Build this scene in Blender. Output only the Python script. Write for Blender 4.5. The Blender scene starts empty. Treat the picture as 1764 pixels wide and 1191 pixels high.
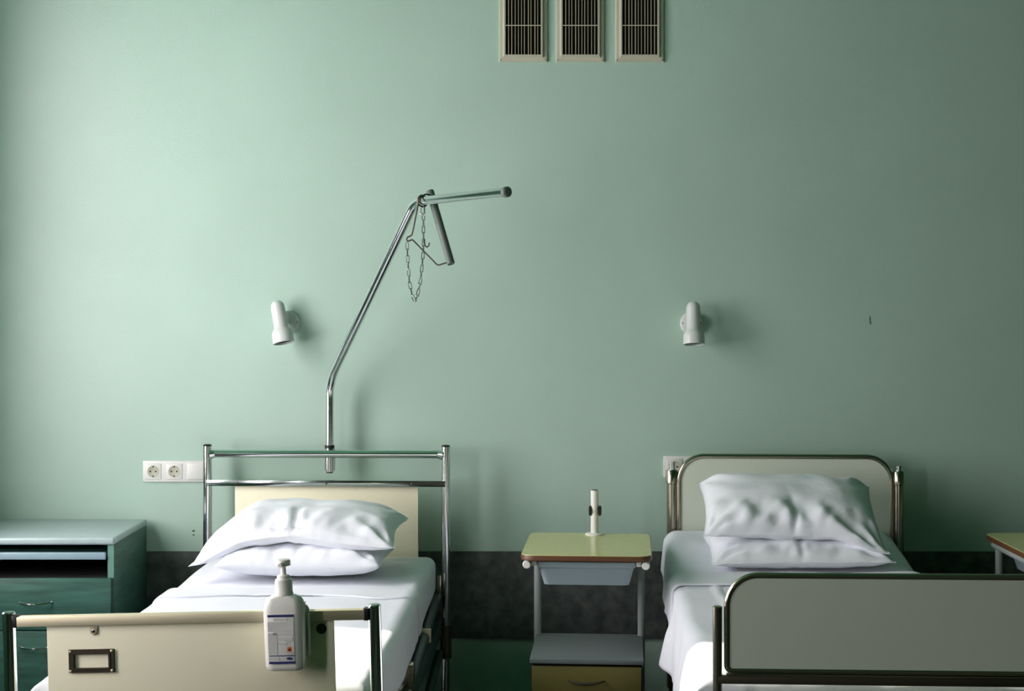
import bpy, bmesh, math, random
from mathutils import Vector, Matrix, noise
R = math.radians
PI = math.pi
random.seed(7)
scene = bpy.context.scene
C = scene.collection

# ------------------------------------------------------------------ camera, sky, sun, exposure
CAM_Z = 1.5
F = 2700.0                                   # focal length in pixels of the 1764 x 1191 frame
cam_d = bpy.data.cameras.new('camera'); cam = bpy.data.objects.new('camera', cam_d); C.objects.link(cam)
cam.location = (0, 0, CAM_Z); cam.rotation_euler = (R(90), 0, 0)
cam_d.sensor_width = 36; cam_d.lens = 36 * F / 1764; cam_d.shift_y = -55.5 / 1764; cam_d.clip_start = .05
scene.camera = cam
W = bpy.data.worlds.new('sky'); scene.world = W; W.use_nodes = True
bg = W.node_tree.nodes['Background']; bg.inputs[0].default_value = (1.0, .925, .96, 1); bg.inputs[1].default_value = 16.3
sun_d = bpy.data.lights.new('sun', 'SUN'); sun = bpy.data.objects.new('sun', sun_d); C.objects.link(sun)
sun_d.energy = 11; sun_d.angle = R(.6); sun_d.color = (1, .93, .80)
sun.rotation_euler = Vector((1, -.28, -.58)).to_track_quat('-Z', 'Y').to_euler(); sun.location = (-5, 6, 4)
scene.view_settings.view_transform = 'Standard'; scene.view_settings.look = 'None'
scene.view_settings.gamma = 1; scene.view_settings.use_curve_mapping = False
scene.view_settings.exposure = 0.0
scene.cycles.max_bounces = 8; scene.cycles.diffuse_bounces = 5; scene.cycles.use_denoising = True
scene.cycles.caustics_reflective = False; scene.cycles.caustics_refractive = False

def at(px, py, Y):
    return Vector(((px - 882) * Y / F, Y, CAM_Z - (py - 540) * Y / F))

# ------------------------------------------------------------------ materials
MATS = {}
def mat(name, col, rough=.5, metal=0., var=0., vscale=8., bump=0., bscale=60., col2=None, spec=.5, stretch=None, sheen=0., trans=0., alpha=1.):
    m = bpy.data.materials.new(name); m.use_nodes = True; nt = m.node_tree; b = nt.nodes['Principled BSDF']
    b.inputs['Roughness'].default_value = rough; b.inputs['Metallic'].default_value = metal
    b.inputs['Specular IOR Level'].default_value = spec
    if sheen: b.inputs['Sheen Weight'].default_value = sheen
    if trans: b.inputs['Transmission Weight'].default_value = trans
    b.inputs['Base Color'].default_value = (*col, 1)
    tc = nt.nodes.new('ShaderNodeTexCoord'); mp = nt.nodes.new('ShaderNodeMapping')
    nt.links.new(tc.outputs['Object'], mp.inputs[0])
    if stretch: mp.inputs['Scale'].default_value = stretch
    if var or col2:
        n = nt.nodes.new('ShaderNodeTexNoise'); n.inputs['Scale'].default_value = vscale; n.inputs['Detail'].default_value = 6
        nt.links.new(mp.outputs[0], n.inputs['Vector'])
        r = nt.nodes.new('ShaderNodeValToRGB'); r.color_ramp.elements[0].position = .3; r.color_ramp.elements[1].position = .7
        c2 = col2 if col2 else tuple(min(1, c * (1 + var)) for c in col)
        c1 = col if col2 else tuple(c * (1 - var) for c in col)
        r.color_ramp.elements[0].color = (*c1, 1); r.color_ramp.elements[1].color = (*c2, 1)
        nt.links.new(n.outputs['Fac'], r.inputs[0]); nt.links.new(r.outputs[0], b.inputs['Base Color'])
    if bump:
        n2 = nt.nodes.new('ShaderNodeTexNoise'); n2.inputs['Scale'].default_value = bscale; n2.inputs['Detail'].default_value = 4
        nt.links.new(tc.outputs['Object'], n2.inputs['Vector'])
        bp = nt.nodes.new('ShaderNodeBump'); bp.inputs['Strength'].default_value = bump; bp.inputs['Distance'].default_value = .004
        nt.links.new(n2.outputs['Fac'], bp.inputs['Height']); nt.links.new(bp.outputs[0], b.inputs['Normal'])
    MATS[name] = m
    return m
mat('wall_paint', (.455, .63, .53), .42, var=.03, vscale=2.5, bump=.12, bscale=160, spec=.85)
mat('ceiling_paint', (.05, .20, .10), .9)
mat('floor_lino', (.02, .035, .022), .45, var=.25, vscale=12)
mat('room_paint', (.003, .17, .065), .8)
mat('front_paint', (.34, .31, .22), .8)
mat('dado', (.045, .055, .05), .55, col2=(.12, .135, .125), vscale=22, bump=.1)
mat('chrome', (.70, .72, .74), .14, 1.)
mat('dim_chrome', (.46, .42, .34), .2, 1.)  # chrome in a dark room: its dim warm reflections are put into the colour
mat('dull_steel', (.74, .67, .48), .5, .75)
mat('black_plastic', (.012, .012, .012), .4)
mat('bronze', (.10, .085, .06), .4, .7)
mat('cream_board', (.88, .84, .62), .5, var=.03, vscale=4)
mat('white_board', (.67, .73, .61), .5, var=.02, vscale=4)
mat('sheet', (.80, .82, .88), .85, bump=.25, bscale=18, sheen=.15)
mat('pillow_cotton', (.83, .85, .90), .85, bump=.5, bscale=26, sheen=.15)
mat('white_plastic', (.82, .82, .78), .35)
mat('bottle_plastic', (.88, .87, .80), .3)
mat('print_blue', (.02, .025, .14), .5)
mat('print_orange', (.75, .16, .02), .5)
mat('print_black', (.03, .02, .02), .5)
mat('paint_white', (.36, .41, .39), .4)
mat('lamp_white', (.66, .69, .67), .35)
mat('cab_top', (.40, .50, .50), .35, var=.06, vscale=30)
mat('cab_teal', (.038, .115, .088), .45, var=.35, vscale=5, stretch=(1, 1, 9))
mat('cab_edge', (.13, .28, .23), .5)
mat('tray_edge', (.28, .40, .46), .3)
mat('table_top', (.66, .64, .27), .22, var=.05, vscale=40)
mat('brown_edge', (.13, .055, .022), .4)
mat('grey_board', (.17, .20, .20), .5)  # darkened in the colour for the low light near the floor
mat('table_drawer', (.17, .15, .035), .45, var=.05)  # yellow drawer front with the dim light down there painted in
mat('dark_inside', (.006, .006, .006), .9)  # near-black: shade inside recesses and gaps put into the colour
mat('rail_paint', (.03, .06, .06), .35)
mat('vent_plastic', (.52, .52, .40), .5)
mat('vent_slat', (.42, .38, .26), .6)
mat('rubber_grip', (.12, .15, .13), .55)
mat('hole_dark', (.03, .04, .035), .8)
mat('tray_plastic', (.42, .54, .58), .35, trans=.25)
# label print: rows of unreadable small print
m = mat('label_print', (.80, .80, .76), .5); nt = m.node_tree; b = nt.nodes['Principled BSDF']
tc = nt.nodes.new('ShaderNodeTexCoord'); sp = nt.nodes.new('ShaderNodeSeparateXYZ'); nt.links.new(tc.outputs['Object'], sp.inputs[0])
w = nt.nodes.new('ShaderNodeTexWave'); w.wave_type = 'BANDS'; w.bands_direction = 'Z'; w.inputs['Scale'].default_value = 130
nt.links.new(tc.outputs['Object'], w.inputs['Vector'])
n = nt.nodes.new('ShaderNodeTexNoise'); n.inputs['Scale'].default_value = 420; nt.links.new(tc.outputs['Object'], n.inputs['Vector'])
mx = nt.nodes.new('ShaderNodeMath'); mx.operation = 'MULTIPLY'; nt.links.new(w.outputs['Fac'], mx.inputs[0]); nt.links.new(n.outputs['Fac'], mx.inputs[1])
r = nt.nodes.new('ShaderNodeValToRGB'); r.color_ramp.elements[0].position = .1; r.color_ramp.elements[1].position = .5
r.color_ramp.elements[0].color = (.80, .80, .76, 1); r.color_ramp.elements[1].color = (.50, .50, .50, 1)
nt.links.new(mx.outputs[0], r.inputs[0]); nt.links.new(r.outputs[0], b.inputs['Base Color'])
# window pane: clear with a little reflection
m = bpy.data.materials.new('pane'); m.use_nodes = True; nt = m.node_tree; nt.nodes.clear()
o = nt.nodes.new('ShaderNodeOutputMaterial'); t = nt.nodes.new('ShaderNodeBsdfTransparent'); g = nt.nodes.new('ShaderNodeBsdfGlossy')
g.inputs['Roughness'].default_value = .02; mi = nt.nodes.new('ShaderNodeMixShader'); mi.inputs[0].default_value = .06
nt.links.new(t.outputs[0], mi.inputs[1]); nt.links.new(g.outputs[0], mi.inputs[2]); nt.links.new(mi.outputs[0], o.inputs[0]); MATS['pane'] = m

# ------------------------------------------------------------------ mesh helpers
def obj(name, bm, m, parent=None, smooth=True, angle=35):
    bmesh.ops.recalc_face_normals(bm, faces=bm.faces)
    me = bpy.data.meshes.new(name); bm.to_mesh(me); bm.free()
    me.materials.append(MATS[m])
    if smooth:
        for p in me.polygons: p.use_smooth = True
        try: me.set_sharp_from_angle(angle=R(angle))
        except Exception: pass
    o = bpy.data.objects.new(name, me); C.objects.link(o)
    if parent: o.parent = parent
    return o
def tag(o, label, cat, group=None, kind=None):
    o['label'] = label; o['category'] = cat
    if group: o['group'] = group
    if kind: o['kind'] = kind
    return o
def thing(name, label, cat, loc=(0, 0, 0), rotz=0, group=None, rot=None):
    o = bpy.data.objects.new(name, None); C.objects.link(o); o.empty_display_size = .05
    o.location = loc; o.rotation_euler = rot if rot else (0, 0, rotz)
    return tag(o, label, cat, group)
def new(): return bmesh.new()
def box(bm, x0, x1, y0, y1, z0, z1, bev=0., seg=2):
    v = [bm.verts.new((x, y, z)) for x in (x0, x1) for y in (y0, y1) for z in (z0, z1)]
    fs = [bm.faces.new([v[i] for i in q]) for q in ((0, 1, 3, 2), (4, 6, 7, 5), (0, 4, 5, 1), (2, 3, 7, 6), (0, 2, 6, 4), (1, 5, 7, 3))]
    if bev:
        es = list({e for f in fs for e in f.edges})
        bmesh.ops.bevel(bm, geom=es, offset=bev, segments=seg, affect='EDGES', profile=.5)
    return bm
def B(x0, x1, y0, y1, z0, z1, bev=0., seg=2): return box(new(), x0, x1, y0, y1, z0, z1, bev, seg)
def fillet(pts, rad, n=7, closed=False):
    pts = [Vector(p) for p in pts]; out = []
    N = len(pts)
    for i in range(N):
        if not closed and i in (0, N - 1): out.append(pts[i]); continue
        p, a, c = pts[i], pts[i - 1], pts[(i + 1) % N]
        r = rad[i] if isinstance(rad, (list, tuple)) else rad
        d1 = (a - p).normalized(); d2 = (c - p).normalized(); ang = d1.angle(d2)
        if ang > PI - .02 or r <= 0: out.append(p); continue
        t = min(r / math.tan(ang / 2), .49 * (a - p).length, .49 * (c - p).length); rr = t * math.tan(ang / 2)
        cen = p + (d1 + d2).normalized() * (rr / math.sin(ang / 2))
        s = p + d1 * t - cen; e = p + d2 * t - cen
        tot = s.angle(e); ax = s.cross(e).normalized()
        for k in range(n + 1): out.append(cen + Matrix.Rotation(tot * k / n, 3, ax) @ s)
    return out
def tube(bm, pts, r, seg=14, closed=False, cap=True):
    pts = [Vector(p) for p in pts]; N = len(pts); rings = []; prev = None
    for i in range(N):
        if closed: t = (pts[(i + 1) % N] - pts[i - 1]).normalized()
        elif i == 0: t = (pts[1] - pts[0]).normalized()
        elif i == N - 1: t = (pts[-1] - pts[-2]).normalized()
        else: t = ((pts[i + 1] - pts[i]).normalized() + (pts[i] - pts[i - 1]).normalized()).normalized()
        if prev is None:
            a = Vector((0, 0, 1)) if abs(t.z) < .9 else Vector((1, 0, 0)); u = t.cross(a).normalized()
        else:
            u = (prev - t * prev.dot(t)).normalized()
        prev = u; v = t.cross(u); rr = r[i] if isinstance(r, (list, tuple)) else r
        rings.append([bm.verts.new(pts[i] + (u * math.cos(2 * PI * k / seg) + v * math.sin(2 * PI * k / seg)) * rr) for k in range(seg)])
    for i in range(N if closed else N - 1):
        A, D = rings[i], rings[(i + 1) % N]
        for k in range(seg): bm.faces.new((A[k], A[(k + 1) % seg], D[(k + 1) % seg], D[k]))
    if cap and not closed: bm.faces.new(list(reversed(rings[0]))); bm.faces.new(rings[-1])
    return bm
def T(pts, r, rad=0, **k): return tube(new(), fillet(pts, rad) if rad else pts, r, **k)
def lathe(prof, c=(0, 0, 0), axis='Z', seg=20, bm=None):
    bm = bm or new(); c = Vector(c); rings = []
    for (r, h) in prof:
        ring = []
        for k in range(seg):
            a = 2 * PI * k / seg; x, y = r * math.cos(a), r * math.sin(a)
            p = (x, y, h) if axis == 'Z' else ((h, x, y) if axis == 'X' else (x, h, y))
            ring.append(bm.verts.new(c + Vector(p)))
        rings.append(ring)
    for a, d in zip(rings, rings[1:]):
        for k in range(seg): bm.faces.new((a[k], a[(k + 1) % seg], d[(k + 1) % seg], d[k]))
    bm.faces.new(list(reversed(rings[0]))); bm.faces.new(rings[-1])
    return bm
def rrect(w, h, r, n=5):
    out = []
    for (sx, sy, a0) in ((1, 1, 0), (-1, 1, 90), (-1, -1, 180), (1, -1, 270)):
        for k in range(n + 1):
            a = R(a0 + 90 * k / n); out.append((sx * (w / 2 - r) + r * math.cos(a), sy * (h / 2 - r) + r * math.sin(a)))
    return out
def loft(bm, rings):
    vs = [[bm.verts.new(p) for p in r] for r in rings]; n = len(vs[0])
    for a, d in zip(vs, vs[1:]):
        for k in range(n): bm.faces.new((a[k], a[(k + 1) % n], d[(k + 1) % n], d[k]))
    bm.faces.new(list(reversed(vs[0]))); bm.faces.new(vs[-1])
    return bm
def xf(bm, M):
    bmesh.ops.transform(bm, matrix=M, verts=bm.verts); return bm
def ring_panel(bm, w0, h0, w1, h1, y0, y1, cx=0, cz=0):
    """rectangular frame in the XZ plane: outer w0 x h0, opening w1 x h1"""
    box(bm, cx - w0 / 2, cx - w1 / 2, y0, y1, cz - h0 / 2, cz + h0 / 2); box(bm, cx + w1 / 2, cx + w0 / 2, y0, y1, cz - h0 / 2, cz + h0 / 2)
    box(bm, cx - w1 / 2, cx + w1 / 2, y0, y1, cz - h0 / 2, cz - h1 / 2); box(bm, cx - w1 / 2, cx + w1 / 2, y0, y1, cz + h1 / 2, cz + h0 / 2)
    return bm
def nz(x, y, z=0): return noise.noise(Vector((x, y, z)))

# ------------------------------------------------------------------ the room
WT = .18; YW = 6.05; XL = -2.2; XR = 5.6; YB = -2.5; ZC = 3.15
def struct(name, bm, m, label, cat, parent=None):
    o = obj(name, bm, m, parent, smooth=False)
    if not parent: tag(o, label, cat, kind='structure')
    return o
wall_back = struct('wall_back', B(XL - WT, XR + .2, YW, YW + .15, 0, ZC), 'wall_paint', 'pale mint green painted wall behind the beds', 'wall')
struct('floor', B(XL - WT, XR + .2, YB - .2, YW + .15, -.1, 0), 'floor_lino', 'dark linoleum floor under the beds', 'floor')
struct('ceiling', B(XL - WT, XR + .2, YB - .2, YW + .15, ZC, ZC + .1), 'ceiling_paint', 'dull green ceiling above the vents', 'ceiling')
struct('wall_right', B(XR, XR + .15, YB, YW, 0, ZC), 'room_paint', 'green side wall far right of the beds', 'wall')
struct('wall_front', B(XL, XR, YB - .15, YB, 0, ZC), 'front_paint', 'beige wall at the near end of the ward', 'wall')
WIN = [(4.25, 5.2, .75, 3.0), (2.92, 3.5, .7, 2.4), (1.1, 1.75, .8, 2.6)]  # last window is unseen, added for wall glare and fill on the panels
bm = new(); ys = [YB]
for (a, d, z0, z1) in sorted(WIN): ys += [a, d]
ys.append(YW)
for i in range(0, len(ys), 2): box(bm, XL - WT, XL, ys[i], ys[i + 1], 0, ZC)
for (a, d, z0, z1) in WIN: box(bm, XL - WT, XL, a, d, 0, z0); box(bm, XL - WT, XL, a, d, z1, ZC)
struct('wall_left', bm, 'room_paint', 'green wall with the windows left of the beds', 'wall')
for i, (a, d, z0, z1) in enumerate(WIN):
    bm = new(); x0, x1 = XL - WT + .04, XL - WT + .10; f = .05
    box(bm, x0, x1, a, a + f, z0, z1); box(bm, x0, x1, d - f, d, z0, z1); box(bm, x0, x1, a + f, d - f, z0, z0 + f); box(bm, x0, x1, a + f, d - f, z1 - f, z1)
    fr = struct('window_%d' % (i + 1), bm, 'paint_white', ['white framed window beside the left bed', 'white framed window beside the footboard of the left bed', 'unseen window nearest the camera, added for wall glare and fill light'][i], 'window')
    struct('pane', B(XL - WT + .065, XL - WT + .07, a + f, d - f, z0 + f, z1 - f), 'pane', '', '', fr)
    pd = bpy.data.lights.new('daylight_portal', 'AREA'); pd.shape = 'RECTANGLE'; pd.size = z1 - z0; pd.size_y = d - a; pd.cycles.is_portal = True
    po = bpy.data.objects.new('daylight_portal', pd); C.objects.link(po); po.location = (XL - WT - .02, (a + d) / 2, (z0 + z1) / 2); po.rotation_euler = (0, R(-90), 0)
struct('trim_1', B(XL, XR, YW - .008, YW, .245, .581), 'dado', 'dark grey marbled bumper strip along the wall', 'wall strip')
# marks on the wall
def wallmark(px, py, w, h):
    p = at(px, py, YW); obj('screw_hole', xf(lathe([(w / 2, 0), (w / 2, -.0008)], (0, 0, 0), 'Y', 10), Matrix.Translation(p) @ Matrix.Diagonal((1, 1, h / w, 1))), 'hole_dark', wall_back)
wallmark(333.5, 915, .012, .006); wallmark(333.5, 922, .008, .005)
s = at(1498, 552, YW)
obj('scratch', T([s + Vector((.001, -.0005, .017)), s + Vector((0, -.0005, .002)), s + Vector((.003, -.0005, -.016))], .0012, seg=6), 'hole_dark', wall_back)

# ------------------------------------------------------------------ vents
VX = [.0437, .2633, .493]
VL = ['cream slatted air vent, leftmost of the three high on the wall', 'cream slatted air vent in the middle of the three', 'cream slatted air vent, rightmost of the three high on the wall']
me_s = None
for i, vx in enumerate(VX):
    v = thing('air_vent', VL[i], 'vent', (vx, YW, 2.47), group='air vents high on the wall')
    H = .39; ow = .136; ox = -.0005
    bm = new()
    def fr_ring(hw, z0, z1, y): return [Vector((-hw + ox, y, z0)), Vector((hw + ox, y, z0)), Vector((hw + ox, y, z1)), Vector((-hw + ox, y, z1))]
    rr = [fr_ring(.093, 0, H, 0), fr_ring(.093, 0, H, -.006), fr_ring(.0905, .0025, H - .0025, -.008), fr_ring(.078, .016, H - .016, -.009),
          fr_ring(.074, .021, H - .021, -.018), fr_ring(.0685, .0265, H - .0265, -.018), fr_ring(.0675, .0275, H - .0275, -.001)]
    vs = [[bm.verts.new(p) for p in q] for q in rr]
    for a, d in zip(vs, vs[1:]):
        for k in range(4): bm.faces.new((a[k], a[(k + 1) % 4], d[(k + 1) % 4], d[k]))
    obj('frame', bm, 'vent_plastic', v, smooth=False)
    obj('backing', B(-.072, .072, -.002, -.0005, .02, H - .02), 'dark_inside', v, smooth=False)  # black sheet stands for the shade of a recess behind the slats
    for k in range(10):
        x = -.068 + .136 * (k + 1) / 11
        if me_s is None:
            s = obj('slat', B(-.0011, .0011, -.014, -.003, .027, H - .027), 'vent_slat', v, smooth=False); me_s = s.data
        else:
            s = bpy.data.objects.new('slat', me_s); C.objects.link(s); s.parent = v
        s.location.x = x + random.uniform(-.0008, .0008); s.rotation_euler = (0, 0, R(random.uniform(-9, 9)))
    for z in (.139, .251):
        obj('crossbar', B(-.0675, .0675, -.0165, -.014, z - .0016, z + .0016), 'vent_plastic', v, smooth=False)
    for sx in (-1, 1):
        obj('screw', lathe([(.0022, -.007), (.0022, -.0095)], (sx * .0865, 0, .007), 'Y', 8), 'hole_dark', v)

# ------------------------------------------------------------------ wall lamps
def wall_lamp(px, py, lean, turn, label):
    p = at(px, py, YW); v = thing('wall_lamp', label, 'lamp', p, group='wall reading lamps')
    obj('mount', lathe([(.044, 0), (.044, -.010), (.041, -.016), (.030, -.020)], axis='Y', seg=28), 'lamp_white', v)
    for sx in (-1, 1):
        obj('screw', lathe([(.0045, -.0165), (.0045, -.0185)], (sx * .033, 0, 0), 'Y', 10), 'print_black', v)
    obj('arm', T([(0, -.015, 0), (turn * .3, -.055, .0)], .011), 'lamp_white', v)
    sh = new()
    prof = [(.004, .084), (.014, .082), (.021, .076), (.0255, .066), (.027, .05), (.027, -.022), (.032, -.030), (.0395, -.042), (.0405, -.052), (.0405, -.082), (.037, -.082), (.0345, -.06), (.001, -.05)]
    lathe(prof, bm=sh, seg=28)
    M = Matrix.Translation((turn, -.074, 0)) @ Matrix.Rotation(R(lean), 4, 'Y') @ Matrix.Rotation(R(-10), 4, 'X')
    s = obj('shade', xf(sh, M), 'lamp_white', v)
    obj('bulb_recess', xf(lathe([(.033, -.074), (.033, -.076)]), M), 'hole_dark', v)  # flat dark disc painted as the shade inside the lamp opening
wall_lamp(497.5, 555, -11, -.022, 'white wall reading lamp above the chrome bed, turned aside')
wall_lamp(1191, 557, 0, 0, 'white wall reading lamp above the bed with the rounded headboard')

# ------------------------------------------------------------------ sockets
def socket_strip(x0, z, n, kinds, label, pitch=.081, size=.0785):
    wd = pitch * n
    v = thing('wall_socket', label, 'socket', (x0, YW, z), group='wall sockets')
    obj('frame', B(0, wd, -.010, 0, -.041, .041, .003), 'white_plastic', v)
    for i in range(n):
        cx = pitch * (i + .5)
        if kinds[i] == 's':
            ins = obj('socket_insert', B(cx - .031, cx + .031, -.0125, -.009, -.031, .031, .002), 'white_plastic', v)
            obj('well', lathe([(.0225, -.0125), (.0225, -.0132), (.0205, -.0134), (.0195, -.0128)], (cx, 0, 0), 'Y', 28), 'vent_plastic', ins)
            for (dx, dz, rr) in ((-.0105, 0, .0032), (.0105, 0, .0032), (0, .0185, .003), (0, -.0185, .003)):
                obj('contact_hole', lathe([(rr, -.0135), (rr, -.0142)], (cx + dx, 0, dz), 'Y', 10), 'print_black', ins)
        else:
            obj('blank_cover', B(cx - .031, cx + .031, -.014, -.009, -.031, .031, .002), 'white_plastic', v)
p = at(247, 812, YW)
socket_strip(p.x, p.z, 3, 'ssb', 'white triple wall plate with two round sockets beside the chrome bed')
p = at(1143, 804, YW)
socket_strip(p.x, p.z, 2, 'ss', 'white socket plate half hidden behind the rounded headboard')

# ------------------------------------------------------------------ teal cabinet, far left
cx0, cx1, cy0, cy1 = -1.955, -1.405, 5.53, 6.025
v = thing('bedside_cabinet', 'dark teal wooden bedside cabinet with pale grey top and open slot', 'cabinet', (cx1, cy0, 0))
def rel(bm, o): return xf(bm, Matrix.Translation(-Vector(o.location)))
topb = B(cx0 - .01, cx1 + .004, cy0 - .012, cy1, .683, .709, .008, 3)
obj('top', rel(topb, v), 'cab_top', v)
obj('side_panel', rel(B(cx1 - .02, cx1, cy0, cy1, .02, .683, .001), v), 'cab_teal', v)
obj('side_panel', rel(B(cx0, cx0 + .02, cy0, cy1, .02, .683, .001), v), 'cab_teal', v)
obj('edge_strip', rel(B(cx1 - .021, cx1 + .0006, cy0 - .0025, cy0, .566, .683), v), 'cab_edge', v)
obj('back_panel', rel(B(cx0 + .02, cx1 - .02, cy1 - .01, cy1, .02, .683), v), 'dark_inside', v)  # slot inside coloured near-black for its shade
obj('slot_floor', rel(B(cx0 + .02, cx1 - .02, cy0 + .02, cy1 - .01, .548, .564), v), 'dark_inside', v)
t = obj('pull_out_tray', rel(B(cx0 + .022, cx1 - .03, cy0 + .004, cy1 - .06, .640, .652, .001), v), 'cab_teal', v)
obj('tray_front', rel(B(cx0 + .022, cx1 - .026, cy0 - .012, cy0 + .004, .631, .657, .004, 3), v), 'tray_edge', t)
d = obj('drawer', rel(B(cx0 + .002, cx1 - .006, cy0 - .018, cy0 - .001, .385, .567, .002), v), 'cab_teal', v)
def bow_handle(cx, y, z, w, m, par, out=.026, th=.0045):
    pts = []
    for k in range(13):
        a = -1 + 2 * k / 12; pts.append((cx + a * w / 2, y - out * (1 - a * a) ** .6 - .0, z - .006 * (1 - a * a)))
    return obj('handle', T(pts, [th * (.55 + .45 * (1 - (k / 6 - 1) ** 2)) for k in range(13)], seg=10), m, par)
h = bow_handle(-1.677 - cx1, -.018, .486, .12, 'chrome', d)
dd = obj('door', rel(B(cx0 + .002, cx1 - .006, cy0 - .018, cy0 - .001, .03, .381, .002), v), 'cab_teal', v)
bow_handle(-1.677 - cx1, -.018, .33, .12, 'chrome', dd)
obj('plinth', rel(B(cx0 + .03, cx1 - .03, cy0 + .03, cy1, 0, .02), v), 'dark_inside', v)

# ------------------------------------------------------------------ yellow-topped bedside tables
def bedside_table(loc, rz, label):
    """origin at floor, centre of the front edge; local y runs to the wall"""
    v = thing('bedside_table', label, 'table', loc, rz, 'bedside tables with yellow tops')
    Wd, D, Zt = .434, .54, .698
    out = rrect(Wd, D, .045, 6)
    obj('tabletop', loft(new(), [[(x, y + D / 2, Zt - .002) for x, y in out], [(x * .998, (y * .998) + D / 2, Zt) for x, y in out]]), 'table_top', v)
    o2 = rrect(Wd + .003, D + .003, .046, 6)
    obj('edge_band', loft(new(), [[(x * .99, y * .99 + D / 2, Zt - .020) for x, y in o2], [(x, y + D / 2, Zt - .017) for x, y in o2], [(x, y + D / 2, Zt - .003) for x, y in o2], [(x * .997, y * .997 + D / 2, Zt - .0015) for x, y in o2]]), 'brown_edge', v)
    for s in (-1, 1):
        rl = obj('side_rail', T([(s * .197, .012, Zt - .033), (s * .197, .47, Zt - .033)], .0135), 'paint_white', v)
        obj('end_cap', T([(s * .197, .002, Zt - .033), (s * .197, .012, Zt - .033)], [.011, .0142]), 'white_plastic', rl)
        obj('leg', T([(s * .186, .455, Zt - .035), (s * .186, .455, .06)], .0132), 'paint_white', v)
        obj('foot_bar', T([(s * .186, .03, .055), (s * .186, .50, .055)], .0132), 'paint_white', v)
        for y in (.06, .46):
            obj('caster', lathe([(.012, -.009), (.022, -.007), (.022, .007), (.012, .009)], (s * .186, y, .022), 'X', 16), 'black_plastic', v)
    # hanging plastic tray
    tr = new(); rings = []
    for (w, d0, d1, z, r) in ((.285, .05, .40, Zt - .105, .02), (.315, .035, .42, Zt - .048, .02), (.328, .03, .425, Zt - .045, .02), (.332, .028, .428, Zt - .026, .02), (.326, .031, .425, Zt - .026, .02), (.305, .04, .415, Zt - .05, .02), (.28, .055, .395, Zt - .101, .02)):
        rings.append([(x, y + (d0 + d1) / 2, z) for x, y in rrect(w, d1 - d0, r, 4)])
    t = obj('plastic_tray', loft(tr, rings), 'tray_plastic', v)
    for s in (-1, 1):
        obj('tray_runner', B(min(s * .166, s * .182), max(s * .166, s * .182), .03, .43, Zt - .040, Zt - .022, .002), 'white_plastic', v)
    # lower drawer box
    zb = .345; y0, y1 = .05, .47
    obj('box_top', B(-.19, .19, y0 - .005, y1, zb - .016, zb, .0015), 'grey_board', v)
    obj('box_body', B(-.186, .186, y0 + .03, y1 - .004, .09, zb - .017), 'grey_board', v, smooth=False)
    obj('shadow_gap', B(-.185, .185, y0 + .02, y0 + .031, .09, zb - .016), 'dark_inside', v, smooth=False)  # dark board painted as the shade behind the drawer front
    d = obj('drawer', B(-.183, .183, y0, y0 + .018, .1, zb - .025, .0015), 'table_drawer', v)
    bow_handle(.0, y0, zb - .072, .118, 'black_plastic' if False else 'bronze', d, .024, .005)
    # holder post for a reading board
    pc = Vector((.018, .50, 0))
    f = obj('holder_post', T([pc + Vector((0, 0, Zt + .003)), pc + Vector((0, 0, Zt + .16))], .0142, seg=22), 'white_plastic', v)
    obj('flange', lathe([(.034, Zt), (.034, Zt + .004), (.031, Zt + .006), (.015, Zt + .007)], pc, seg=28), 'white_plastic', f)
    obj('post_cap', lathe([(.0135, Zt + .160), (.011, Zt + .163)], pc, seg=20), 'grey_board', f)
    for s in (-1, 1):
        k = new(); pr = []
        for j in range(24):
            a = 2 * PI * j / 24; rr = .0185 * (1 + .09 * math.cos(6 * a)); pr.append((rr * math.cos(a), rr * math.sin(a)))
        xs = (.013, .016, .022, .025)
        sc = (.6, 1, 1, .7)
        loft(k, [[pc + Vector((s * (xs[q] - (.004 if s < 0 else 0)), y * sc[q], Zt + .087 + z * sc[q])) for y, z in pr] for q in range(4)])
        obj('knob', k, 'black_plastic', f)
    return v
bedside_table((.2446, 5.18, 0), R(-4.2), 'yellow-topped bedside table with a white post between the two beds')
bedside_table((1.93, 5.18, 0), R(-1), 'yellow-topped bedside table at the far right edge, in shadow')

# ------------------------------------------------------------------ chrome bed (left)
LB = Vector((-.789, 3.85, 0)); LR = -math.atan2(.086, 2.08); LL = 2.082
bed = thing('hospital_bed', 'chrome tube hospital bed with cream board panels and lifting pole', 'bed', LB, LR)
hw = .4535
for s in (-1, 1):
    p = obj('head_post', T([(s * hw, LL, .07), (s * hw, LL, .996)], .0168, seg=20), 'chrome', bed)
    obj('post_cap', lathe([(.0165, .996), (.0165, .999), (.012, 1.003)], (s * hw, LL, 0)), 'black_plastic', p)
    obj('post_sleeve', T([(s * hw, LL, .20), (s * hw, LL, .325)], .0215, seg=20), 'bronze', p)
    obj('caster', lathe([(.02, -.012), (.04, -.01), (.04, .01), (.02, .012)], (s * hw, LL, .04), 'X', 20), 'black_plastic', bed)
obj('head_rail', T([(-hw, LL, .968), (hw, LL, .968)], .0155, seg=20), 'chrome', bed)
for s in (-1, 1):
    obj('weld_collar', T([(s * (hw - .012), LL, .966), (s * (hw - .03), LL, .968)], [.021, .0155], seg=20), 'chrome', bed)
fb = obj('flat_bar', B(-hw, hw, LL - .018, LL - .004, .846, .869, .002), 'chrome', bed)
for x in (-.335, .003, .327):
    obj('rivet', lathe([(.0045, LL - .018), (.0045, LL - .0195), (.002, LL - .021)], (x, 0, .858), 'Y', 10), 'bronze', fb)
obj('head_panel', B(-.348, .349, LL - .002, LL + .014, .42, .862, .001), 'cream_board', bed)
sl = obj('pole_socket', T([(.008, LL + .034, .902), (.008, LL + .034, .985)], .0205, seg=20), 'chrome', bed)
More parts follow.
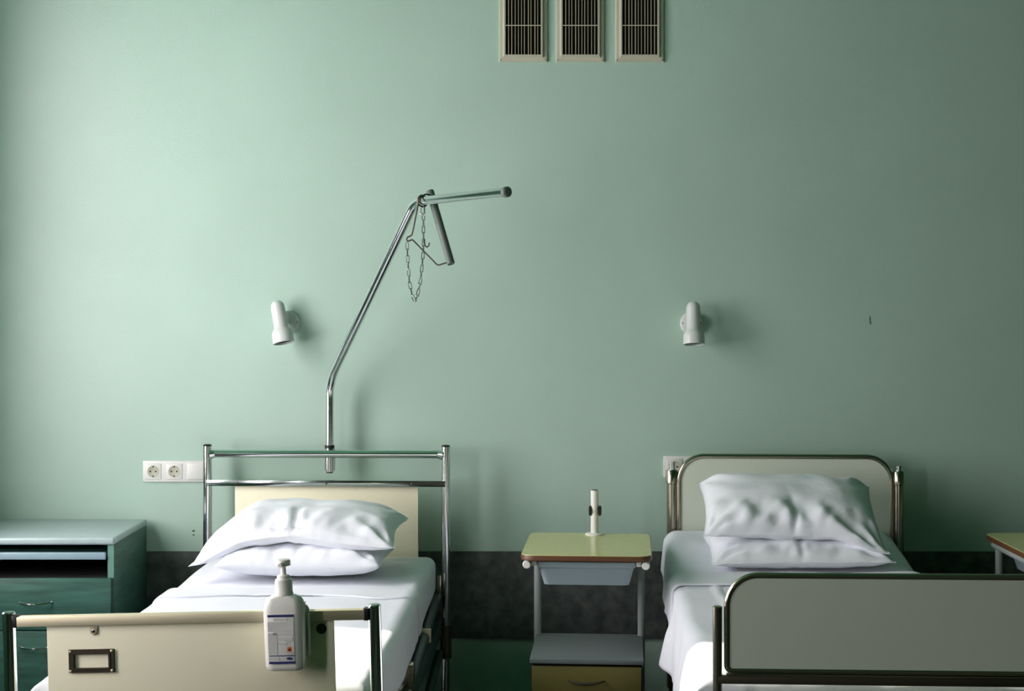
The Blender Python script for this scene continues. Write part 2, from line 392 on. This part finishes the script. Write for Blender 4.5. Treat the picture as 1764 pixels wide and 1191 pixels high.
# footboard: hangs slightly askew
ROLL = Matrix.Translation((0, 0, .77)) @ Matrix.Rotation(R(-1.65), 4, 'Y') @ Matrix.Translation((0, 0, -.77))
for s in (-1, 1):
    p = obj('foot_post', xf(T([(s * hw, 0, .08), (s * hw, 0, .771)], .0155, seg=20), ROLL), 'chrome', bed)
    obj('post_cap', xf(lathe([(.0158, .769), (.0158, .773), (.013, .776)], (s * hw, 0, 0)), ROLL), 'chrome', p)
    obj('caster', lathe([(.02, -.012), (.04, -.01), (.04, .01), (.02, .012)], (s * hw, 0, .04), 'X', 20), 'black_plastic', bed)
    obj('rail_bracket', xf(B(min(s * .427, s * .44), max(s * .427, s * .44), -.014, .012, .738, .768, .002), ROLL), 'black_plastic', bed)
obj('foot_rail', xf(B(-.43, .43, -.016, .012, .740, .765, .0025), ROLL), 'dull_steel', bed)
fp = obj('foot_panel', xf(B(-.358, .352, -.006, .010, .36, .741, .001), ROLL), 'cream_board', bed)
# lock tab, card frame, black plug on the panel
def on_panel(px, py, Y=3.842):
    p = at(px, py, Y); q = Matrix.Rotation(-LR, 4, 'Z') @ (p - LB); return Vector((q.x, 0, q.z))
MR = Matrix.Rotation(R(-1.65), 4, 'Y')
q = on_panel(159, 1089)
lk = new(); lathe([(.0095, -.006), (.0095, -.009), (.008, -.0105)], axis='Y', seg=20, bm=lk); box(lk, -.0095, .0095, -.0088, -.006, 0, .012)
t = obj('lock_tab', xf(lk, Matrix.Translation(q) @ MR), 'dull_steel', fp)
obj('lock_screw', xf(lathe([(.004, -.0105), (.004, -.0125), (.0015, -.013)], axis='Y', seg=12), Matrix.Translation(q) @ MR), 'chrome', t)
q = on_panel(155.5, 1140.5)
bm = new(); ring_panel(bm, .112, .057, .088, .036, -.011, -.006); ring_panel(bm, .094, .042, .086, .034, -.013, -.006)
t = obj('card_frame', xf(bm, Matrix.Translation(q) @ MR), 'bronze', fp, smooth=False)
for sx in (-1, 1):
    for sz in (-1, 1):
        obj('rivet', xf(lathe([(.0035, -.011), (.0035, -.0125), (.0015, -.0135)], (sx * .0515, 0, sz * .024), 'Y', 10), Matrix.Translation(q) @ MR), 'dull_steel', t)
q = on_panel(555, 1082)
obj('plug', xf(lathe([(.0125, -.006), (.0125, -.0075), (.011, -.0085)], axis='Y', seg=24), Matrix.Translation(q) @ MR), 'print_black', fp)
# lying frame
for s in (-1, 1):
    obj('side_rail', B(min(s * .44, s * .41), max(s * .44, s * .41), .03, LL - .03, .285, .345, .004), 'rail_paint', bed)
    br = obj('backrest_frame', T([(s * .424, LL - .06, .437), (s * .424, 1.0, .332), (s * .424, .1, .332)], .019, .05), 'rail_paint', bed)
    obj('clamp', xf(B(-.024, .024, -.012, .012, -.024, .024, .004), Matrix.Translation((s * .424, 1.55, .392))), 'dull_steel', br)
    obj('bracket', B(min(s * .446, s * .40), max(s * .446, s * .40), .98, 1.04, .30, .42, .006), 'dim_chrome', bed)
    obj('brace', T([(s * .43, LL - .02, .22), (s * .43, 1.2, .12), (s * .43, .05, .12)], .016, .05), 'rail_paint', bed)
    obj('head_bracket', B(min(s * .425, s * .44), max(s * .425, s * .44), LL - .06, LL - .01, .43, .52, .003), 'dim_chrome', bed)
obj('cross_rail', B(-.41, .41, .04, .08, .29, .34, .003), 'rail_paint', bed)
obj('cross_rail', B(-.41, .41, LL - .09, LL - .05, .29, .34, .003), 'rail_paint', bed)
obj('slat_base', B(-.405, .405, .06, LL - .08, .355, .37, .003), 'rail_paint', bed)

def make_mattress(name, mw, y0, y1, zb, zt, label, M, rc=.035):
    """zb(y), zt(y) bottom and top heights"""
    rings = []
    N = 40
    for i in range(N + 1):
        f = i / N; y = y0 + (y1 - y0) * f
        e = min(f, 1 - f) * (y1 - y0); k = 0 if e > .04 else .04 - math.sqrt(max(0, .04 ** 2 - (.04 - e) ** 2))
        if i in (0, N): k = .035
        h = zt(y) - zb(y); c = (zt(y) + zb(y)) / 2
        rings.append([(x + .004 * nz(y * 3, z * 4, 1.7), y, c + z + .004 * nz(x * 3, y * 3, 9)) for x, z in rrect(mw - 2 * k, h - 2 * k, max(rc - k * .3, .012), 5)])
    o = obj(name, loft(new(), rings), 'sheet', smooth=True, angle=80)
    o.matrix_world = M
    return tag(o, label, 'mattress')

def make_cover(name, mw, yfoot, yhead, zt, hang, label, M, foot_hang=.2, rc=.04, seed=0., amp=.006, edge_wob=.012, side_fold=.012, cat='bedspread', flare=0., crumple=None, strip=False):
    """cloth laid over a mattress: drop along both sides and over the foot end"""
    off = .006; hx = mw / 2 + off; NX, NY = 110, 150
    S = hx - rc + rc * PI / 2
    bm = new(); grid = []
    Lt = yhead - yfoot
    for j in range(NY + 1):
        t = j / NY
        row = []
        for i in range(NX + 1):
            u = -1 + 2 * i / NX
            ywob = edge_wob * nz(u * 1.6 + seed, 3.1, seed) * t ** 6
            hang_here = hang(t)
            s = u * (S + hang_here); a = abs(s); sg = 1 if s >= 0 else -1
            if a < hx - rc: x, dr, side = a, 0., 0.
            elif a < S: th = (a - (hx - rc)) / rc; x, dr, side = hx - rc + rc * math.sin(th), rc * (1 - math.cos(th)), th / (PI / 2)
            else: x, dr, side = hx, rc + (a - S), 1.
            ll = t * (Lt + foot_hang + rc * (PI / 2 - 1)); w = foot_hang + rc * (PI / 2 - 1) - ll   # w>0: on the foot end
            q = ll - foot_hang - rc * (PI / 2 - 1)
            if q > rc: y, d2, end = yfoot - off + q, 0., 0.
            elif ll > foot_hang: th = (rc - q) / rc; th = min(th, PI / 2); y, d2, end = yfoot - off + rc - rc * math.sin(th), rc * (1 - math.cos(th)), th / (PI / 2)
            else: y, d2, end = yfoot - off, rc + (foot_hang - ll), 1.
            if strip: y, d2, end = yfoot + t * Lt, 0., 0.; ywob = edge_wob * nz(u * 2.1 + seed, 1.1, seed) * (1 - t)
            z = zt(max(y, yfoot)) + off - max(dr, d2)
            n1 = nz(x * sg * 2.2 + seed, y * 2.2, seed) + .5 * nz(x * sg * 6 + seed, y * 5, seed + 4)
            z += amp * n1 * (1 - side) * (1 - end) + .0015 * nz(x * sg * 14, y * 14, seed)
            if crumple: z += crumple(x * sg, y) * (1 - end)
            bulge = side * (side_fold * (nz(y * 4.5 + seed, z * 1.5, seed + 8) + .4 * nz(y * 12, z * 3, seed)) * min(1, dr / .12) + flare * dr + .004)
            x += max(bulge, -.002 + 0 * side)
            y -= end * .008 * nz(x * sg * 7, z * 2, seed)
            row.append(bm.verts.new((x * sg, y + ywob, z)))
        grid.append(row)
    for j in range(NY):
        for i in range(NX): bm.faces.new((grid[j][i], grid[j][i + 1], grid[j + 1][i + 1], grid[j + 1][i]))
    o = obj(name, bm, 'sheet', angle=100); o.matrix_world = M
    sm = o.modifiers.new('thickness', 'SOLIDIFY'); sm.thickness = .007; sm.offset = -1
    if strip: return o
    return tag(o, label, cat)

def sstep(a, d, x):
    t = max(0, min(1, (x - a) / (d - a))); return t * t * (3 - 2 * t)
ML = Matrix.Translation(LB) @ Matrix.Rotation(LR, 4, 'Z')
zbL = lambda y: .37 + .075 * sstep(.95, LL, y) + .001
ztL = lambda y: .565 + .028 * sstep(.95, LL, y)
make_mattress('mattress', .845, .085, LL - .035, zbL, ztL, 'mattress in a white fitted sheet on the chrome bed', ML)
make_cover('bedspread', .845, .085, 1.27, ztL, lambda t: .15 - .05 * t, 'smooth white bedspread on the chrome bed, sunlit at the foot', ML, foot_hang=.15, seed=2.3, side_fold=.006)
def turned_edge(cov, *a, **k):
    e = make_cover('turned_down_edge', *a, '', Matrix.Identity(4), strip=True, **k); e.parent = cov; e.matrix_local = Matrix.Identity(4)
turned_edge(bpy.data.objects['bedspread'], .853, 1.25, 1.36, lambda y: ztL(y) + .007, lambda t: .09, seed=2.3, side_fold=.004, edge_wob=.05, amp=.006, rc=.044)

# ------------------------------------------------------------------ lifting pole and its handle
PX, PY = -.6945, 5.9665
p0 = Vector((PX, PY, .897)); p1 = Vector((PX, PY, 1.241)); p3 = Vector((-.02, 5.0, 1.887))
tt = .531; p2 = Vector((PX + (p3.x - PX) * tt, PY + (p3.y - PY) * tt, 1.889))
pole = thing('lifting_pole', 'bent chrome lifting pole rising from the headboard of the left bed', 'pole', (PX, PY, 0))
M0 = Matrix.Translation((-PX, -PY, 0))
path = fillet([p0, p1, p2, p3], [0, .16, .10, 0], 12)
obj('tube', xf(tube(new(), path, .0152, 20), M0), 'chrome', pole)
bd = (p3 - p2).normalized()
obj('end_cap', xf(tube(new(), [p3 - bd * .004, p3 + bd * .010, p3 + bd * .014], [.0172, .0172, .012], 22), M0), 'rubber_grip', pole)
obj('collar', xf(T([(PX, PY, .986), (PX, PY, .998)], .0185, seg=20), M0), 'black_plastic', pole)
obj('pole_tip', xf(T([(PX, PY, .892), (PX, PY, .899)], .0125), M0), 'black_plastic', pole)

hd = thing('trapeze_handle', 'grey trapeze grip with wire and chain hanging over the lifting pole', 'handle', at(728, 350, 5.40))
MH = Matrix.Translation(-Vector(hd.location))
g0, g1 = at(740.5, 329, 5.445), at(777, 455, 5.36)
gd = (g1 - g0).normalized()
gr = obj('grip', xf(tube(new(), [g0, g0 + gd * .002, g1 - gd * .002, g1], [.0125, .0137, .0137, .0125], 20), MH), 'rubber_grip', hd)
wp = [at(741, 336, 5.43), at(733, 334.5, 5.415), at(722.5, 341, 5.385), at(714, 385, 5.38), at(709.5, 406, 5.38), at(703.5, 408, 5.38), at(700, 411, 5.38), at(701.5, 416, 5.38), at(706, 415, 5.38), at(710, 412.5, 5.38), at(734, 437, 5.375), at(754, 457.5, 5.365), at(772, 452, 5.36)]
obj('wire', xf(tube(new(), fillet(wp, .012, 4), .0026, 8), MH), 'bronze', hd)
# ring around the boom
tb = ((728 - 882) / F * PY - PX) / ((p3.x - PX) - (728 - 882) / F * (p3.y - PY)); rc_ = Vector((PX + (p3.x - PX) * tb, PY + (p3.y - PY) * tb, 1.888))
up = Vector((0, 0, 1)); sd = bd.cross(up).normalized()
obj('ring', xf(tube(new(), [rc_ + (up * math.cos(a) + sd * math.sin(a)) * .0195 for a in [2 * PI * k / 24 for k in range(24)]], .0034, 8, closed=True), MH), 'bronze', hd)
cy = rc_.y - .004
obj('shackle', xf(tube(new(), fillet([rc_ + Vector((-.006, -.004, -.020)), rc_ + Vector((-.007, -.004, -.048)), rc_ + Vector((.007, -.004, -.048)), rc_ + Vector((.006, -.004, -.020))], .005, 4), .0026, 8), MH), 'chrome', hd)
cpx = [(729.5, 367), (729.5, 395), (729.8, 425), (727.5, 455), (725, 480), (721, 503), (715.5, 520), (709.5, 508), (705, 485), (703, 455), (701.5, 430), (701, 416)]
cp = [at(x, y, cy if i < 5 else 5.385) for i, (x, y) in enumerate(cpx)]
dense = []
for a, d in zip(cp, cp[1:]):
    for k in range(20): dense.append(a.lerp(d, k / 20))
dense.append(cp[-1])
pitch = .0226; acc = 0.; marks = [dense[0]]; 
for a, d in zip(dense, dense[1:]):
    acc += (d - a).length
    if acc >= pitch: marks.append(d); acc -= pitch
lk = new(); st = []
for k in range(16):
    a = 2 * PI * k / 16; st.append(Vector((.0046 * math.cos(a), 0, .0046 * math.sin(a) + (.0092 if math.sin(a) >= 0 else -.0092))))
tube(lk, st, .0016, 6, closed=True)
lme = None
for i, (a, d) in enumerate(zip(marks, marks[1:])):
    if lme is None:
        o = obj('chain_link', lk, 'chrome', hd); lme = o.data
    else:
        o = bpy.data.objects.new('chain_link', lme); C.objects.link(o); o.parent = hd
    z = (d - a).normalized(); x = Vector((0, 1, 0)).cross(z).normalized(); y = z.cross(x)
    Mr = Matrix((x, y, z)).transposed().to_4x4() @ Matrix.Rotation(R(15 + 90 * (i % 2)), 4, 'Z')
    o.matrix_local = Matrix.Translation((a + d) / 2 - Vector(hd.location)) @ Mr
obj('hook', xf(tube(new(), fillet([at(729.5, 410, cy), at(731, 421, cy - .006), at(735, 426.5, cy - .008), at(738.5, 424, cy - .008), at(739.5, 418, cy - .008)], .008, 4), .0025, 8), MH), 'bronze', hd)

# ------------------------------------------------------------------ pillows
def make_pillow(name, w, d, t, deform, label, group, seed=0., ear=.07, crease=.012, fold=.012, flat=.35, fl=.97):
    NX, NY = 84, 64; bm = new(); top = []; bot = []
    def prof(a): return max(0., 1 - abs(a) ** 3.4) ** .5
    for j in range(NY + 1):
        v = -1 + 2 * j / NY; rt, rb = [], []
        for i in range(NX + 1):
            u = -1 + 2 * i / NX
            x = w / 2 * u * (1 - ear * (1 - v * v) * abs(u) ** 3); y = d / 2 * v * (1 - ear * .9 * (1 - u * u) * abs(v) ** 3)
            ui = max(-1, min(1, u / fl)); vi = max(-1, min(1, v / fl))
            h = t * prof(ui) * prof(vi)
            inside = h / t
            front = sstep(-.05, -.85, v)
            wr = fold * nz(u * 4.2 + v * 1.2 + seed, v * 1.5, seed) * (front * .9 + .2)
            wr += fold * .5 * nz(u * 8 - v * 2 + seed, v * 2.4, seed + 3) * front
            cn = math.hypot(abs(u) - 1, abs(v) - 1)
            wr += fold * .7 * math.sin(9 * math.atan2(abs(v) - 1, abs(u) - 1) + seed) * math.exp(-(cn / .45) ** 2) * min(1, cn * 4)
            wr -= crease * math.exp(-((u - .02 * nz(v * 2, seed)) / .045) ** 2) * front
            wr += fold * .35 * nz(u * 3, v * 3, seed + 6)
            wr *= min(1, inside * 2.2) 
            rim = .006 * nz(u * 5 + seed, v * 5, 2) * (1 - inside)
            rt.append(bm.verts.new(deform(x, y, h + wr + rim)))
            edge = i in (0, NX) or j in (0, NY)
            rb.append(rt[-1] if edge else bm.verts.new(deform(x, y, -h * flat - .001 + rim + .25 * wr)))
        top.append(rt); bot.append(rb)
    for g in (top, bot):
        for j in range(NY):
            for i in range(NX): bm.faces.new((g[j][i], g[j][i + 1], g[j + 1][i + 1], g[j + 1][i]))
    o = obj(name, bm, 'pillow_cotton', angle=120)
    return tag(o, label, 'pillow', group)
def put(x, y, z, cx, cy, cz, rx=0, rz=0, ry=0):
    return Matrix.Translation((cx, cy, cz)) @ Matrix.Rotation(R(rz), 4, 'Z') @ Matrix.Rotation(R(rx), 4, 'X') @ Matrix.Rotation(R(ry), 4, 'Y') @ Vector((x, y, z))
# left bed, lower pillow
make_pillow('pillow', .565, .43, .070, lambda x, y, z: put(x, y, z, -.718, 5.50, .646, 0, -2.5), 'lower white pillow of the stack on the chrome bed', 'pillows', seed=1.2, flat=.72, crease=.004, fold=.010, fl=.99, ear=.04)
def defL(x, y, z):
    dr = .082 * sstep(-.15, -.37, x) + .012 * sstep(.1, .35, x) + .018 * (1 - sstep(.0, .18, abs(x + .03))) * -0
    lift = .022 * math.exp(-((x + .02) / .09) ** 2) * sstep(.05, -.22, y)
    p = put(x, y, z, -.735, 5.53, .752, 3, -3)
    p.z -= dr - lift * (1 if z < .03 else .3); p.z -= .02 * sstep(-.08, -.23, y)
    return p
make_pillow('pillow', .71, .46, .078, defL, 'upper white pillow on the chrome bed, drooping at its left end', 'pillows', seed=5.1, fold=.018, flat=.55, crease=.020)

# ------------------------------------------------------------------ bed with rounded chrome frames (right)
RB = Vector((.931, 3.835, 0)); RR = -math.atan2(.101, 2.095); RL = 2.097
rbed = thing('hospital_bed', 'hospital bed with rounded pale panels framed in dim chrome tube', 'bed', RB, RR)
hw2 = .426
def hoop(w, zb, zt, rad, y): return fillet([(-w, y, zb), (-w, y, zt), (w, y, zt), (w, y, zb)], rad, 12)
for s in (-1, 1):
    p = obj('head_post', T([(s * hw2, RL, .08), (s * hw2, RL, .905)], .0195, seg=20), 'dim_chrome', rbed)
    obj('post_collar', T([(s * hw2, RL, .852), (s * hw2, RL, .855), (s * hw2, RL, .902), (s * hw2, RL, .906)], [.0195, .0228, .0228, .020], seg=22), 'dim_chrome', p)
    obj('post_stub', T([(s * hw2, RL, .905), (s * hw2, RL, .936 if s < 0 else .925)], .0125, seg=18), 'chrome', p)
    obj('caster', lathe([(.02, -.012), (.04, -.01), (.04, .01), (.02, .012)], (s * hw2, RL, .04), 'X', 20), 'black_plastic', rbed)
obj('head_hoop', tube(new(), hoop(.399, .45, .958, .095, RL - .005), .0105, 14), 'dim_chrome', rbed)
hp = [(x, z) for x, y, z in hoop(.394, .45, .953, .09, 0)]
obj('head_panel', loft(new(), [[(x, RL - .010, z) for x, z in hp], [(x, RL + .004, z) for x, z in hp]]), 'white_board', rbed, angle=60)
zk = .002
for s in (-1, 1):
    p = obj('foot_post', T([(s * hw2, 0, .08), (s * hw2, 0, .776)], .0115, seg=18), 'dim_chrome', rbed)
    obj('post_cap', lathe([(.0118, .774), (.0118, .778), (.009, .780)], (s * hw2, 0, 0)), 'dim_chrome', p)
    obj('caster', lathe([(.02, -.012), (.04, -.01), (.04, .01), (.02, .012)], (s * hw2, 0, .04), 'X', 20), 'black_plastic', rbed)
loop = fillet([(-.402, 0, .622), (-.402, 0, .855), (.402, 0, .855), (.402, 0, .622)], [.012, .075, .075, .012], 12, closed=True)
obj('foot_hoop', tube(new(), loop, .0085, 14, closed=True), 'dim_chrome', rbed)
lp = [(x, z) for x, y, z in fillet([(-.398, 0, .626), (-.398, 0, .851), (.398, 0, .851), (.398, 0, .626)], [.01, .071, .071, .01], 12, closed=True)]
obj('foot_panel', loft(new(), [[(x, -.006, z) for x, z in lp], [(x, .007, z) for x, z in lp]]), 'white_board', rbed, angle=60)
obj('foot_crossbar', B(-.425, .425, -.012, .012, .590, .609, .003), 'bronze', rbed)
obj('foot_crossbar', B(-.405, .405, -.008, .008, .606, .615, .002), 'dim_chrome', rbed)
for s in (-1, 1):
    obj('side_rail', B(min(s * .37, s * .40), max(s * .37, s * .40), .03, RL - .03, .30, .36, .004), 'rail_paint', rbed)
obj('cross_rail', B(-.37, .37, .04, .08, .30, .36, .003), 'rail_paint', rbed)
obj('slat_base', B(-.37, .37, .05, RL - .05, .36, .375, .003), 'rail_paint', rbed)
MRt = Matrix.Translation(RB) @ Matrix.Rotation(RR, 4, 'Z')
zbR = lambda y: .377 + .10 * sstep(1.1, RL + .3, y)
ztR = lambda y: .575 + .105 * max(0, (y - 1.25) / (RL - 1.25)) ** 1.2
Mm = MRt @ Matrix.Translation((-.03, 0, 0))
make_mattress('mattress', .83, .09, RL - .035, zbR, ztR, 'mattress in a white sheet on the bed with rounded panels', Mm)
def crum(x, y): return 0
make_cover('sheet', .83, .9, RL - .03, ztR, lambda t: .17 - .06 * t, 'loose white undersheet under the pillows of the right bed', Mm, foot_hang=.0, seed=7.7, amp=.003, side_fold=.012, cat='sheet', flare=.08)
make_cover('bedspread', .842, .09, 1.42, lambda y: ztR(y) + .006, lambda t: .24 - .07 * t, 'rumpled white bedspread on the right bed, draping over its left side', Mm, foot_hang=.12, seed=4.4, amp=.012, side_fold=.035, flare=.12,
           crumple=lambda x, y: .007 * math.exp(-((x + .27 + .05 * (y - 1)) / .014) ** 2) + .006 * math.exp(-((x - .02 * nz(y * 3, 2)) / .016) ** 2))
turned_edge(bpy.data.objects['bedspread.001'], .852, 1.36, 1.50, lambda y: ztR(y) + .017, lambda t: .10, seed=4.4, side_fold=.02, edge_wob=.03, amp=.010, rc=.044, flare=.1)
# pillows
make_pillow('pillow', .63, .42, .062, lambda x, y, z: put(x, y, z, 1.0, 5.53, .668 + .02 * x, 5, -3), 'lower white pillow under the propped one on the right bed', 'pillows', seed=9.4, flat=.6, ear=.05, fold=.014)
def defR(x, y, z):
    p = put(x, y, z, .985, 5.575, .800, 20, -4, 1.2)
    p.z -= .04 * sstep(.12, .31, x) * sstep(.05, -.2, y); p.y -= .03 * sstep(.1, .3, x) * sstep(.05, -.2, y)
    return p
make_pillow('pillow', .63, .43, .085, defR, 'upper white pillow propped against the rounded headboard', 'pillows', seed=3.3, ear=.06, fold=.02, flat=.42, crease=.018)

# ------------------------------------------------------------------ disinfectant bottle on the left footboard
bz = .640
bt = thing('pump_bottle', 'white pump bottle with blue-striped label hanging on the left footboard', 'bottle', (-.545, 3.782, bz), rot=(0, R(-1.65), R(-2)))
def br(z, w, d, r, cx=0): return [(x + cx, y, z) for x, y in rrect(w, d, r, 6)]
body = loft(new(), [br(.006, .070, .030, .014), br(.001, .082, .040, .018), br(.003, .090, .047, .02), br(.012, .095, .052, .022), br(.03, .097, .054, .022), br(.14, .099, .055, .022), br(.156, .0975, .054, .022), br(.167, .092, .05, .022), br(.174, .082, .046, .02), br(.179, .062, .044, .02), br(.181, .046, .042, .02)])
bo = obj('body', body, 'bottle_plastic', bt, angle=60)
lz0, lz1 = .022, .138
lx0, lx1 = -.036, .027
lb = obj('label', B(lx0, lx1, -.0285, -.0272, lz0, lz1, .0003), 'white_plastic', bo)
def pr(name, x0, x1, z0, z1, m): return obj(name, B(x0, x1, -.0291, -.0284, z0, z1), m, lb, smooth=False)
pr('blue_bar', lx0, lx1, .132, .138, 'print_blue'); pr('blue_bar', lx0 + .001, lx1, .0385, .0405, 'print_blue'); pr('blue_bar', lx0 + .001, lx1, .020, .0255, 'print_blue')
pr('small_print', lx0 + .014, lx1 - .016, .1235, .1295, 'label_print')
pr('small_print', lx0, lx1 - .001, .098, .121, 'label_print'); pr('small_print', lx0 + .012, lx1 - .001, .088, .096, 'label_print')
pr('small_print', lx0, lx0 + .022, .043, .094, 'label_print'); pr('small_print', lx0 + .024, lx1 - .004, .075, .085, 'label_print')
pr('small_print', lx0, lx0 + .026, .028, .0365, 'label_print'); pr('small_print', lx0 + .024, lx0 + .044, .066, .072, 'label_print')
pr('bar_code', lx1 - .006, lx1 - .001, .048, .072, 'label_print')
sq = pr('hazard_square', lx1 - .0175, lx1 - .0065, .049, .060, 'print_orange')
fl = new(); loft(fl, [[(lx1 - .012 + x, y, .0545 + z) for x, z in ((-.003, -.003), (.003, -.003), (.0022, .0005), (.0008, .003), (-.0006, .0012), (-.0024, .0014))] for y in (-.0290, -.0294)])
obj('flame_mark', fl, 'print_black', lb, smooth=False)
obj('oval_logo', xf(lathe([(.0075, -.0288), (.0075, -.0292)], axis='Y', seg=24), Matrix.Translation((lx1 - .0125, 0, .0325)) @ Matrix.Diagonal((1, 1, .4, 1))), 'print_blue', lb)
nk = obj('collar', lathe([(.0225, .179), (.0225, .186), (.0212, .188), (.0212, .213), (.020, .219), (.0155, .220), (.0155, .226), (.0135, .229)], seg=28), 'bottle_plastic', bt)
obj('pump_stem', lathe([(.0085, .228), (.0065, .234), (.0065, .248), (.009, .251)], seg=18), 'bottle_plastic', bt)
hm = new(); lathe([(.013, .2495), (.0175, .2515), (.0178, .262), (.016, .2655), (.010, .267)], bm=hm, seg=28)
obj('pump_head', hm, 'bottle_plastic', bt)
obj('spout', T([(0, -.012, .257), (-.003, -.03, .2555)], [.006, .005], seg=12), 'bottle_plastic', bt)
hl = thing('bottle_holder', 'white plastic holder clipped on the footboard behind the pump bottle', 'holder', (-.537, 3.815, bz), rot=(0, R(-1.65), R(-2)))
obj('back_plate', loft(new(), [[(x, y, z + .085) for x, z in rrect(.094, .135, .016, 6)] for y in (-.003, .004)]), 'white_plastic', hl)
obj('clip', B(-.03, .03, .004, .056, .146, .150, .001), 'white_plastic', hl)
obj('clip_lip', B(-.03, .03, .053, .056, .125, .147, .001), 'white_plastic', hl)
for s in (-1, 1):
    obj('side_cheek', B(min(s * .046, s * .0492), max(s * .046, s * .0492), -.022, .0, .03, .13, .001), 'white_plastic', hl)
